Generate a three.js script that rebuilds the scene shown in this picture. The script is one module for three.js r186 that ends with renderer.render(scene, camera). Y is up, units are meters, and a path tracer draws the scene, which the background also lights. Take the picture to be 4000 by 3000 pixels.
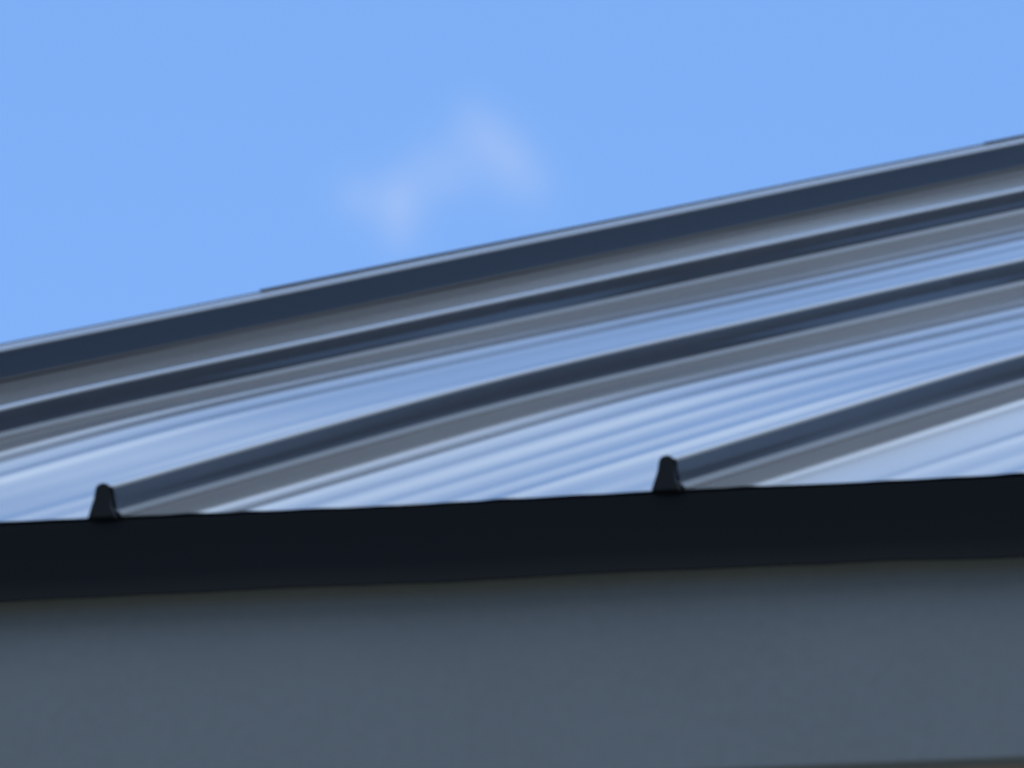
import * as THREE from 'three';
import { ImprovedNoise } from 'three/addons/math/ImprovedNoise.js';

// ---------------------------------------------------------------- camera, sky, sun, exposure
const EY = 3.2625;                                  // height of the eave above the ground
const scene = new THREE.Scene();
const deg = THREE.MathUtils.degToRad;
const camera = new THREE.PerspectiveCamera(2.88, 4 / 3, 0.1, 6000);
{
  const a = deg(-22.8), e = deg(9.91), roll = 0.021;
  const f = new THREE.Vector3(Math.sin(a) * Math.cos(e), Math.sin(e), -Math.cos(a) * Math.cos(e));
  const r = new THREE.Vector3(Math.cos(a), 0, Math.sin(a)), u = new THREE.Vector3().crossVectors(r, f);
  camera.up.copy(u.clone().multiplyScalar(Math.cos(roll)).addScaledVector(r, -Math.sin(roll)));
  camera.position.set(4.1487, 3.264 - 1.6632, 9.1751);
  camera.lookAt(camera.position.clone().addScaledVector(f, 10));
  camera.focus = 2.2; camera.userData.fStop = 560;  // the phone's soft long-zoom focus
}
const noise = new ImprovedNoise();
const fbm = (x, y, z, o = 4) => { let s = 0, a = 0.5; for (let i = 0; i < o; i++) { s += a * noise.noise(x, y, z + i * 7.3); x *= 2.03; y *= 2.03; a *= 0.5; } return s; };
{
  const W = 4096, H = 2048, data = new Float32Array(W * H * 4);
  const zen = [0.085, 0.2, 0.48], amp = [0.318, 0.462, 0.790], k = [12, 16, 19];
  // the one wisp of cirrus, strokes in (azimuth, elevation) degrees: [az0, el0, az1, el1, width, strength]
  const az0 = -22.8, el0 = 9.91, ppd = 4000 / 3.84;
  const px = (x, y) => [az0 + (x - 2000) / ppd / Math.cos(deg(el0)), el0 - (y - 1500) / ppd];
  const strokes = [
    [1390, 765, 1560, 800, 62, 0.50], [1520, 800, 1535, 900, 62, 0.52], [1560, 780, 1660, 690, 60, 0.34],
    [1640, 700, 1850, 590, 82, 0.34], [1830, 440, 1880, 540, 38, 0.24], [1860, 520, 1960, 620, 66, 0.40],
    [1950, 610, 2060, 720, 60, 0.46], [1780, 650, 1980, 660, 90, 0.24], [1540, 900, 1560, 960, 60, 0.18],
  ].map(([x0, y0, x1, y1, w, s]) => [...px(x0, y0), ...px(x1, y1), w * 1.2 / ppd, s * 0.85]);
  const cc = [0, 0, 0];
  for (let j = 0; j < H; j++) {
    const el = ((j + 0.5) / H - 0.5) * 180;
    const c = [0, 1, 2].map((i) => zen[i] + amp[i] * Math.exp(-Math.max(el, 0) / k[i]));
    for (let i = 0; i < W; i++) {
      const u = (i + 0.5) / W, ang = (u - 0.5) * 2 * Math.PI;              // atan2(z, x)
      const az = THREE.MathUtils.radToDeg(Math.atan2(Math.cos(ang), -Math.sin(ang)));   // azimuth from -z towards +x
      let m = 0;
      if (Math.abs(az - az0) < 4 && Math.abs(el - el0) < 4) {
        const wx = az + 0.05 * noise.noise(az * 4, el * 4, 3), wy = el + 0.05 * noise.noise(az * 4, el * 4, 9);
        let clear = 1;
        for (const [ax, ay, bx, by, w, s] of strokes) {
          const dx = bx - ax, dy = by - ay, t = THREE.MathUtils.clamp(((wx - ax) * dx + (wy - ay) * dy) / (dx * dx + dy * dy), 0, 1);
          const d = Math.hypot(wx - ax - dx * t, wy - ay - dy * t) / w;
          clear *= 1 - 0.8 * s * Math.exp(-d * d);
        }
        m = (1 - clear) * (0.9 + 0.5 * noise.noise(az * 9, el * 9, 1));
      }
      const o = (j * W + i) * 4;
      if (el > 10) {                                                         // thin high cirrus over the upper sky
        const ce = Math.cos(deg(el)), X = Math.cos(ang) * ce, Z = Math.sin(ang) * ce, Y = Math.sin(deg(el));
        const n = fbm(X * 7 + 3, Y * 11, Z * 4 + 1, 2);
        const v = (0.13 + 0.87 * THREE.MathUtils.smoothstep(el, 17.2, 22.4)) * THREE.MathUtils.smoothstep(el, 11, 16) * THREE.MathUtils.clamp(0.8 + 0.8 * n, 0, 1);
        for (let q = 0; q < 3; q++) cc[q] = c[q] + ([1.18, 1.46, 1.86][q] - c[q]) * v * 0.9;
      } else { cc[0] = c[0]; cc[1] = c[1]; cc[2] = c[2]; }
      for (let q = 0; q < 3; q++) data[o + q] = cc[q] + ([0.66, 0.75, 0.93][q] - cc[q]) * m * 0.54;
      data[o + 3] = 1;
    }
  }
  const sky = new THREE.DataTexture(data, W, H, THREE.RGBAFormat, THREE.FloatType);
  sky.mapping = THREE.EquirectangularReflectionMapping; sky.magFilter = sky.minFilter = THREE.LinearFilter; sky.needsUpdate = true;
  scene.background = sky; scene.environment = sky;
}
const SUN_AZ = deg(-24), SUN_EL = deg(63);
const sun = new THREE.DirectionalLight(new THREE.Color(1, 0.965, 0.91), 3.4);
sun.position.set(Math.sin(SUN_AZ) * Math.cos(SUN_EL), Math.sin(SUN_EL), -Math.cos(SUN_AZ) * Math.cos(SUN_EL)).multiplyScalar(60).add(new THREE.Vector3(0.5, EY, 0));
sun.target.position.set(0.5, EY, 0);
sun.castShadow = true; sun.shadow.mapSize.set(4096, 4096); sun.shadow.radius = 1;
Object.assign(sun.shadow.camera, { left: -16, right: 16, top: 16, bottom: -16, near: 1, far: 140 });
scene.add(sun, sun.target);
const renderer = new THREE.WebGLRenderer({ antialias: true });
renderer.setSize(1024, 768);
renderer.shadowMap.enabled = true;
renderer.toneMapping = THREE.LinearToneMapping;
renderer.toneMappingExposure = 1;

// ---------------------------------------------------------------- helpers and materials
let seed = 20240611;
const rnd = () => { seed = (seed * 1664525 + 1013904223) >>> 0; return seed / 4294967296; };
const lin = (r, g, b) => new THREE.Color().setRGB(r, g, b);
function tex(size, fn, srgb, rx = 1, ry = 1) {
  const d = new Uint8Array(size * size * 4);
  for (let j = 0; j < size; j++) for (let i = 0; i < size; i++) {
    const v = fn(i / size, j / size), o = (j * size + i) * 4, c = Array.isArray(v) ? v : [v, v, v];
    for (let q = 0; q < 3; q++) d[o + q] = Math.max(0, Math.min(255, Math.round(c[q] * 255)));
    d[o + 3] = 255;
  }
  const t = new THREE.DataTexture(d, size, size);
  t.wrapS = t.wrapT = THREE.RepeatWrapping; t.magFilter = THREE.LinearFilter; t.minFilter = THREE.LinearMipmapLinearFilter; t.generateMipmaps = true;
  if (srgb) t.colorSpace = THREE.SRGBColorSpace;
  t.repeat.set(rx, ry); t.needsUpdate = true;
  return t;
}
const loop = (u, v, f, s, o = 4) => {               // tiling noise: blend of four shifted copies
  const a = fbm(u * f, v * f, s, o), b = fbm((u - 1) * f, v * f, s, o), c = fbm(u * f, (v - 1) * f, s, o), d = fbm((u - 1) * f, (v - 1) * f, s, o);
  return (a * (1 - u) + b * u) * (1 - v) + (c * (1 - u) + d * u) * v;
};
const metalRough = tex(512, (u, v) => 0.9 + 0.16 * loop(u, v, 5, 1) + 0.1 * loop(u, v, 40, 2, 3), false, 1.3, 0.5);
const metalTone = tex(512, (u, v) => { const n = 0.86 + 0.1 * loop(u, v, 6, 5) + 0.12 * loop(u, v, 34, 6, 3); return [n, n, n * 1.005]; }, true, 1.3, 0.5);
const roofPaint = new THREE.MeshPhysicalMaterial({ color: lin(0.042, 0.045, 0.050), roughness: 0.115, map: metalTone, roughnessMap: metalRough, ior: 1.45 });
const trimPaint = new THREE.MeshPhysicalMaterial({ color: lin(0.006, 0.0068, 0.0075), roughness: 0.5, roughnessMap: metalRough, specularIntensity: 0.15 });
const rakePaint = new THREE.MeshPhysicalMaterial({ color: lin(0.014, 0.015, 0.018), roughness: 0.2, roughnessMap: metalRough, ior: 1.38, specularIntensity: 0.4 });
const boardTone = tex(512, (u, v) => { const n = 0.93 + 0.06 * loop(u, v, 4, 11) + 0.05 * loop(u, v, 60, 12, 3); return [n, n, n]; }, true, 1.7, 1.7);
const boardBump = tex(512, (u, v) => 0.5 + 0.5 * loop(u, v, 44, 14, 4), false, 1.7, 1.7);
const boardPaint = new THREE.MeshStandardMaterial({ color: lin(0.163, 0.172, 0.172), roughness: 0.75, map: boardTone, bumpMap: boardBump, bumpScale: 0.0003 });
const soffitPaint = new THREE.MeshStandardMaterial({ color: lin(0.26, 0.20, 0.165), roughness: 0.8, map: boardTone });
const wallPaint = new THREE.MeshStandardMaterial({ color: lin(0.42, 0.40, 0.37), roughness: 0.9, map: boardTone, bumpMap: boardBump, bumpScale: 0.002 });
const deckWood = new THREE.MeshStandardMaterial({ color: lin(0.05, 0.05, 0.05), roughness: 0.9 });
const ground0 = tex(1024, (u, v) => { const n = loop(u, v, 5, 21), m = loop(u, v, 60, 22, 4); return [0.45 + 0.10 * n + 0.16 * m, 0.46 + 0.08 * n + 0.16 * m, 0.42 + 0.07 * n + 0.14 * m]; }, true, 1, 1);
const groundMat = new THREE.MeshStandardMaterial({ color: lin(1, 1, 1), roughness: 0.95, map: ground0 });

function mesh(name, geo, mat, parent) {
  const m = new THREE.Mesh(geo, mat); m.name = name; m.castShadow = m.receiveShadow = true; parent.add(m); return m;
}
// a grid of points rows x cols -> smooth surface with uv in metres
function sheet(rows, cols, fn, uvfn) {
  const pos = [], uv = [], idx = [];
  for (let i = 0; i < rows; i++) for (let j = 0; j < cols; j++) { pos.push(...fn(i, j)); uv.push(...(uvfn ? uvfn(i, j) : [j / cols, i / rows])); }
  for (let i = 0; i < rows - 1; i++) for (let j = 0; j < cols - 1; j++) { const a = i * cols + j, b = a + 1, c = a + cols, d = c + 1; idx.push(a, b, d, a, d, c); }
  const g = new THREE.BufferGeometry();
  g.setAttribute('position', new THREE.Float32BufferAttribute(pos, 3)); g.setAttribute('uv', new THREE.Float32BufferAttribute(uv, 2)); g.setIndex(idx); g.computeVertexNormals();
  return g;
}
function box(x0, x1, y0, y1, z0, z1) {
  const g = new THREE.BoxGeometry(x1 - x0, y1 - y0, z1 - z0); g.translate((x0 + x1) / 2, (y0 + y1) / 2, (z0 + z1) / 2);
  const p = g.attributes.position, n = g.attributes.normal, uv = g.attributes.uv;
  for (let i = 0; i < p.count; i++) { if (Math.abs(n.getY(i)) > 0.5) uv.setXY(i, p.getX(i), p.getZ(i)); else if (Math.abs(n.getX(i)) > 0.5) uv.setXY(i, p.getZ(i), p.getY(i)); else uv.setXY(i, p.getX(i), p.getY(i)); }
  return g;
}

// ---------------------------------------------------------------- roof profile: pitch eases from 15.8 to 14.5 degrees behind the eave
const SLOPE = 5.2, STEP = 0.01, prof = [];
{
  let y = 0, z = 0;
  const n = Math.round((SLOPE + 0.3) / STEP);
  for (let i = 0; i <= n; i++) {
    const s = i * STEP, th = 0.2533 + 0.0218 / (1 + Math.exp((s - 0.677) / 0.094));
    prof.push([y, z, th]); y += Math.sin(th) * STEP; z -= Math.cos(th) * STEP;
  }
}
// point on the roof: x along the eave, s up the slope, h above the pan
function onRoof(x, s, h) {
  const q = Math.max(0, s) / STEP, i = Math.min(Math.floor(q), prof.length - 2), t = q - i, A = prof[i], B = prof[i + 1];
  let y = A[0] + (B[0] - A[0]) * t, z = A[1] + (B[1] - A[1]) * t; const th = A[2] + (B[2] - A[2]) * t;
  if (s < 0) { y += s * Math.sin(th); z -= s * Math.cos(th); }
  return [x, EY + y + h * Math.cos(th), z + h * Math.sin(th)];
}
const rowsS = [-0.006]; for (let s = 0; s < 1.6; s += 0.025) rowsS.push(s); for (let s = 1.6; s < SLOPE; s += 0.1) rowsS.push(s); rowsS.push(SLOPE);

// ---------------------------------------------------------------- the house
const ribs = [-0.607, -0.3689, 0]; for (let i = 1; i <= 20; i++) ribs.push(0.406 * i);
const X0 = -0.66, X1 = ribs[ribs.length - 1] + 0.05;
const house = new THREE.Group(); house.name = 'house'; scene.add(house);
house.userData = { label: 'house with dark standing seam metal roof, black eave trim and grey fascia board', category: 'house' };

const [, RY, RZ] = onRoof(0, SLOPE, 0);
{ // deck under the metal, and the far slope: one solid gable prism
  const sh = new THREE.Shape();
  sh.moveTo(-0.012, EY - 0.018);
  for (const s of rowsS) { const [, y, z] = onRoof(0, s, -0.012); if (s > 0.01) sh.lineTo(z, y); }
  sh.lineTo(2 * RZ, EY - 0.018); sh.lineTo(2 * RZ, EY - 0.06); sh.lineTo(-0.04, EY - 0.06); sh.lineTo(-0.04, EY - 0.018);
  const g = new THREE.ExtrudeGeometry(sh, { depth: X1 - X0 - 0.02, bevelEnabled: false });
  g.rotateY(-Math.PI / 2); g.translate(X1 - 0.01, 0, 0);   // shape x -> world z, extrude -> -x
  var roof = mesh('roof', g, deckWood, house);
}
// pans: each with shallow rolled striations 46 mm apart and a little oil-canning
const PITCH = 0.046, FOOT = 0.0125;
function pan(xl, xr, id) {
  const a = xl + 0.006, b = xr - 0.006, cols = Math.max(24, Math.round((b - a) / 0.0032));
  const h = (x, s) => {
    const t = x - xl, edge = Math.min(1, Math.max(0, (t - 0.02) / 0.02)) * Math.min(1, Math.max(0, (xr - x - 0.02) / 0.02));
    const ph = ((t - 0.1075) / PITCH + 0.22 * noise.noise(t * 16, id * 3.3, 5.5)) * 2 * Math.PI, k = Math.round((t - 0.1075) / PITCH);
    const bead = Math.pow(0.5 + 0.5 * Math.cos(ph), 1.6) * THREE.MathUtils.clamp(0.75 + 2.1 * noise.noise(k * 3.71 + 0.37, id * 1.93 + 0.21, s * 0.55), 0.05, 1.5);
    const can = 0.0018 * noise.noise(t * 5 + id * 11.3, s * 0.8, 2.5 + id) + 0.0006 * noise.noise(t * 11 + id * 3.1, s * 1.3 + id * 5.7, 8.5);
    const turn = id ? 0 : 0.0045 * Math.max(0, 1 - t / 0.13);   // the edge of a pan is dressed up to its seam
    return edge * ((0.00052 - 0.00016 * THREE.MathUtils.smoothstep(s, 0.5, 1.6)) * bead + can) + turn + 0.0015;
  };
  return sheet(rowsS.length, cols + 1, (i, j) => { const x = a + (b - a) * j / cols; return onRoof(x, rowsS[i], h(x, rowsS[i])); }, (i, j) => [a + (b - a) * j / cols, rowsS[i]]);
}
// seam: swept cross-section, foot fillet, leaning side, rounded folded top
function seamSection() {
  const side = [[0.0150, 0.0018], [0.0114, 0.0018], [0.0106, 0.0020], [0.0072, 0.0049], [0.0072, 0.0049], [0.0068, 0.0100], [0.0064, 0.0135], [0.0062, 0.0198], [0.0062, 0.0198], [0.0056, 0.0209], [0.0044, 0.0215]];
  return [...side.map(([x, h]) => [-x, h]), [0, 0.0216], ...side.slice().reverse()];
}
const SEC = seamSection();
function seam(x0, s0, id) {
  const rs = rowsS.filter((s) => s >= s0); if (rs[0] > s0) rs.unshift(s0);
  return sheet(rs.length, SEC.length, (i, j) => {
    const s = rs[i], w = 0.0007 * noise.noise(s * 1.6, id * 4.1, 3) * Math.min(1, SEC[j][1] / 0.01), hh = 1 + 0.02 * noise.noise(s * 2.2, id * 2.7, 6);
    return onRoof(x0 + SEC[j][0] + w, s, SEC[j][1] * (SEC[j][1] > 0.007 ? hh : 1));
  }, (i, j) => [SEC[j][0] + SEC[j][1], rs[i]]);
}
// end cap: the folded tab that closes a seam at the eave
function endCap(x0, id) {
  const sh = new THREE.Shape(), k = rnd() * 0.0008;
  sh.moveTo(-0.0084, -0.0024); sh.lineTo(-0.0078, 0.001); sh.lineTo(-0.0060, 0.011); sh.lineTo(-0.0058, 0.0178 + k); sh.quadraticCurveTo(-0.0052, 0.0212 + k, -0.0008, 0.0213 + k);
  sh.quadraticCurveTo(0.0034, 0.0208, 0.0044, 0.0172); sh.lineTo(0.0056, 0.0085); sh.quadraticCurveTo(0.0064, 0.0028, 0.0092, 0.0004); sh.lineTo(0.0100, -0.0024);
  const g = new THREE.ExtrudeGeometry(sh, { depth: 0.0028, bevelEnabled: true, bevelSize: 0.0006, bevelThickness: 0.0006, bevelSegments: 2, curveSegments: 6 });
  g.rotateX(-0.26); g.rotateZ((rnd() - 0.5) * 0.05); g.translate(x0, EY + 0.0012, 0.0064);
  return g;
}
for (let i = 0; i < ribs.length - 1; i++) mesh('roof_panel', pan(ribs[i], ribs[i + 1], i), roofPaint, roof);
for (let i = 1; i < ribs.length; i++) { mesh('standing_seam', seam(ribs[i], 0.002, i), roofPaint, roof); mesh('seam_end_cap', endCap(ribs[i], i), trimPaint, roof); }
// rake trim in lapped three-metre lengths: upstand, narrow flat top, raised outer hem, apron down the gable
const hs = [[0.0120, 0.0062], [0.0080, 0.0068], [0.0062, 0.0074], [0.0062, 0.0074], [0.0052, 0.015], [0.0042, 0.0268], [0.0042, 0.0268], [0.0034, 0.0278], [0.0016, 0.0282], [-0.0285, 0.0282], [-0.0285, 0.0282], [-0.029, -0.10]];
const rakeWave = (s) => 0.0005 * noise.noise(s * 1.7, 0.7, 4);
mesh('rake_trim', sheet(rowsS.length, hs.length, (i, j) => onRoof(ribs[0] + hs[j][0], rowsS[i], hs[j][1] + rakeWave(rowsS[i])), (i, j) => [hs[j][0] + hs[j][1], rowsS[i]]), rakePaint, roof);
for (const [s0, s1, l] of [[0, 1.84, 0], [1.76, 3.48, 0.0009], [3.40, SLOPE, 0.0009]]) {   // hem strips along the outer edge, the start of each riding up on the one before
  const N = 30, sec = [[-0.0262, 0.0272], [-0.0262, 0.0288], [-0.0262, 0.0288], [-0.0284, 0.0288], [-0.0284, 0.0288], [-0.0300, 0.0282], [-0.0300, 0.015]];
  const row = (i) => s0 + (s1 - s0) * i / N;
  mesh('rake_hem', sheet(N + 1, sec.length, (i, j) => onRoof(ribs[0] + sec[j][0] - (l ? 0.0005 : 0), row(i), sec[j][1] + rakeWave(row(i)) + (l ? 0.0004 : 0) + (sec[j][1] > 0.0275 ? l * Math.max(0, 1 - i / N * 1.5) : 0)), (i, j) => [sec[j][0], row(i)]), rakePaint, roof);
}
{ // ridge cap
  const [, y, z] = onRoof(0, SLOPE - 0.16, 0.03), rows = [[y, z], [RY + 0.045, RZ], [y, 2 * RZ - z]];
  mesh('ridge_cap', sheet(3, 2, (i, j) => [j ? X1 : X0, rows[i][0], rows[i][1]]), roofPaint, roof);
}
{ // black eave trim: sheet metal face with a kicked, slightly wavy lower hem
  const N = 900, hf = 0.0555, cs = [[-0.0012, -0.020], [-0.0008, -0.004], [-0.0004, 0.0024], [-0.0012, 0.0038], [-0.006, 0.0042], [-0.020, 0.0040], [-0.040, 0.0044], [-0.050, 0.0060], [-0.0538, 0.0086], [-0.0548, 0.0080], [-0.0538, 0.0060], [-0.046, 0.0024], [-0.010, 0.001]];
  const g = sheet(N + 1, cs.length, (i, j) => {
    const x = X0 - 0.004 + (X1 - X0 + 0.008) * i / N, low = Math.min(1, Math.max(0, (-cs[j][0] - 0.03) / 0.02)), top = cs[j][0] > -0.01 ? 1 : 0;
    const w = 0.0017 * noise.noise(x * 7.5, 1.3, 0.5) + 0.0008 * noise.noise(x * 19, 4.3, 0.5), w2 = 0.0003 * noise.noise(x * 11, 8.3, 2.5);
    return [x, EY + cs[j][0] + low * w + top * w2, cs[j][1] + low * 0.0012 * noise.noise(x * 6, 9.1, 4.5)];
  }, (i, j) => [(X1 - X0) * i / N, cs[j][0]]);
  mesh('eave_trim', g, trimPaint, house).userData.label = 'black sheet metal trim along the eave';
}
{ // painted fascia board, rounded lower arris, hung just behind the trim
  const g = sheet(121, 8, (i, j) => {
    const x = X0 + 0.006 + (X1 - X0 - 0.012) * i / 120, c = [[-0.012, -0.039], [-0.012, -0.020], [-0.06, -0.020], [-0.12, -0.020], [-0.1808, -0.020], [-0.1836, -0.021], [-0.1846, -0.024], [-0.1846, -0.039]][j];
    return [x, EY + c[0], c[1] + 0.0006 * noise.noise(x * 2.2, j * 0.3, 1)];
  }, (i, j) => [(X1 - X0) * i / 120, [0.019, 0, -0.05, -0.12, -0.182, -0.185, -0.189, -0.204][j]]);
  mesh('fascia_board', g, boardPaint, house).userData.label = 'grey painted fascia board under the black trim';
}
mesh('soffit', box(X0 + 0.01, X1 - 0.01, EY - 0.180, EY - 0.172, -0.43, -0.046), soffitPaint, house).userData.label = 'brownish soffit under the eave';
mesh('wall', box(X0 + 0.2, X1 - 0.2, 0, EY - 0.182, 2 * RZ + 0.43, -0.43), wallPaint, house);

// ---------------------------------------------------------------- ground
{
  const g = new THREE.PlaneGeometry(3000, 3000, 1, 1); g.rotateX(-Math.PI / 2);
  const uv = g.attributes.uv; for (let i = 0; i < uv.count; i++) uv.setXY(i, uv.getX(i) * 500, uv.getY(i) * 500);
  const m = mesh('ground', g, groundMat, scene); m.userData = { kind: 'structure', label: 'dry grass ground around the house' };
}
renderer.render(scene, camera);
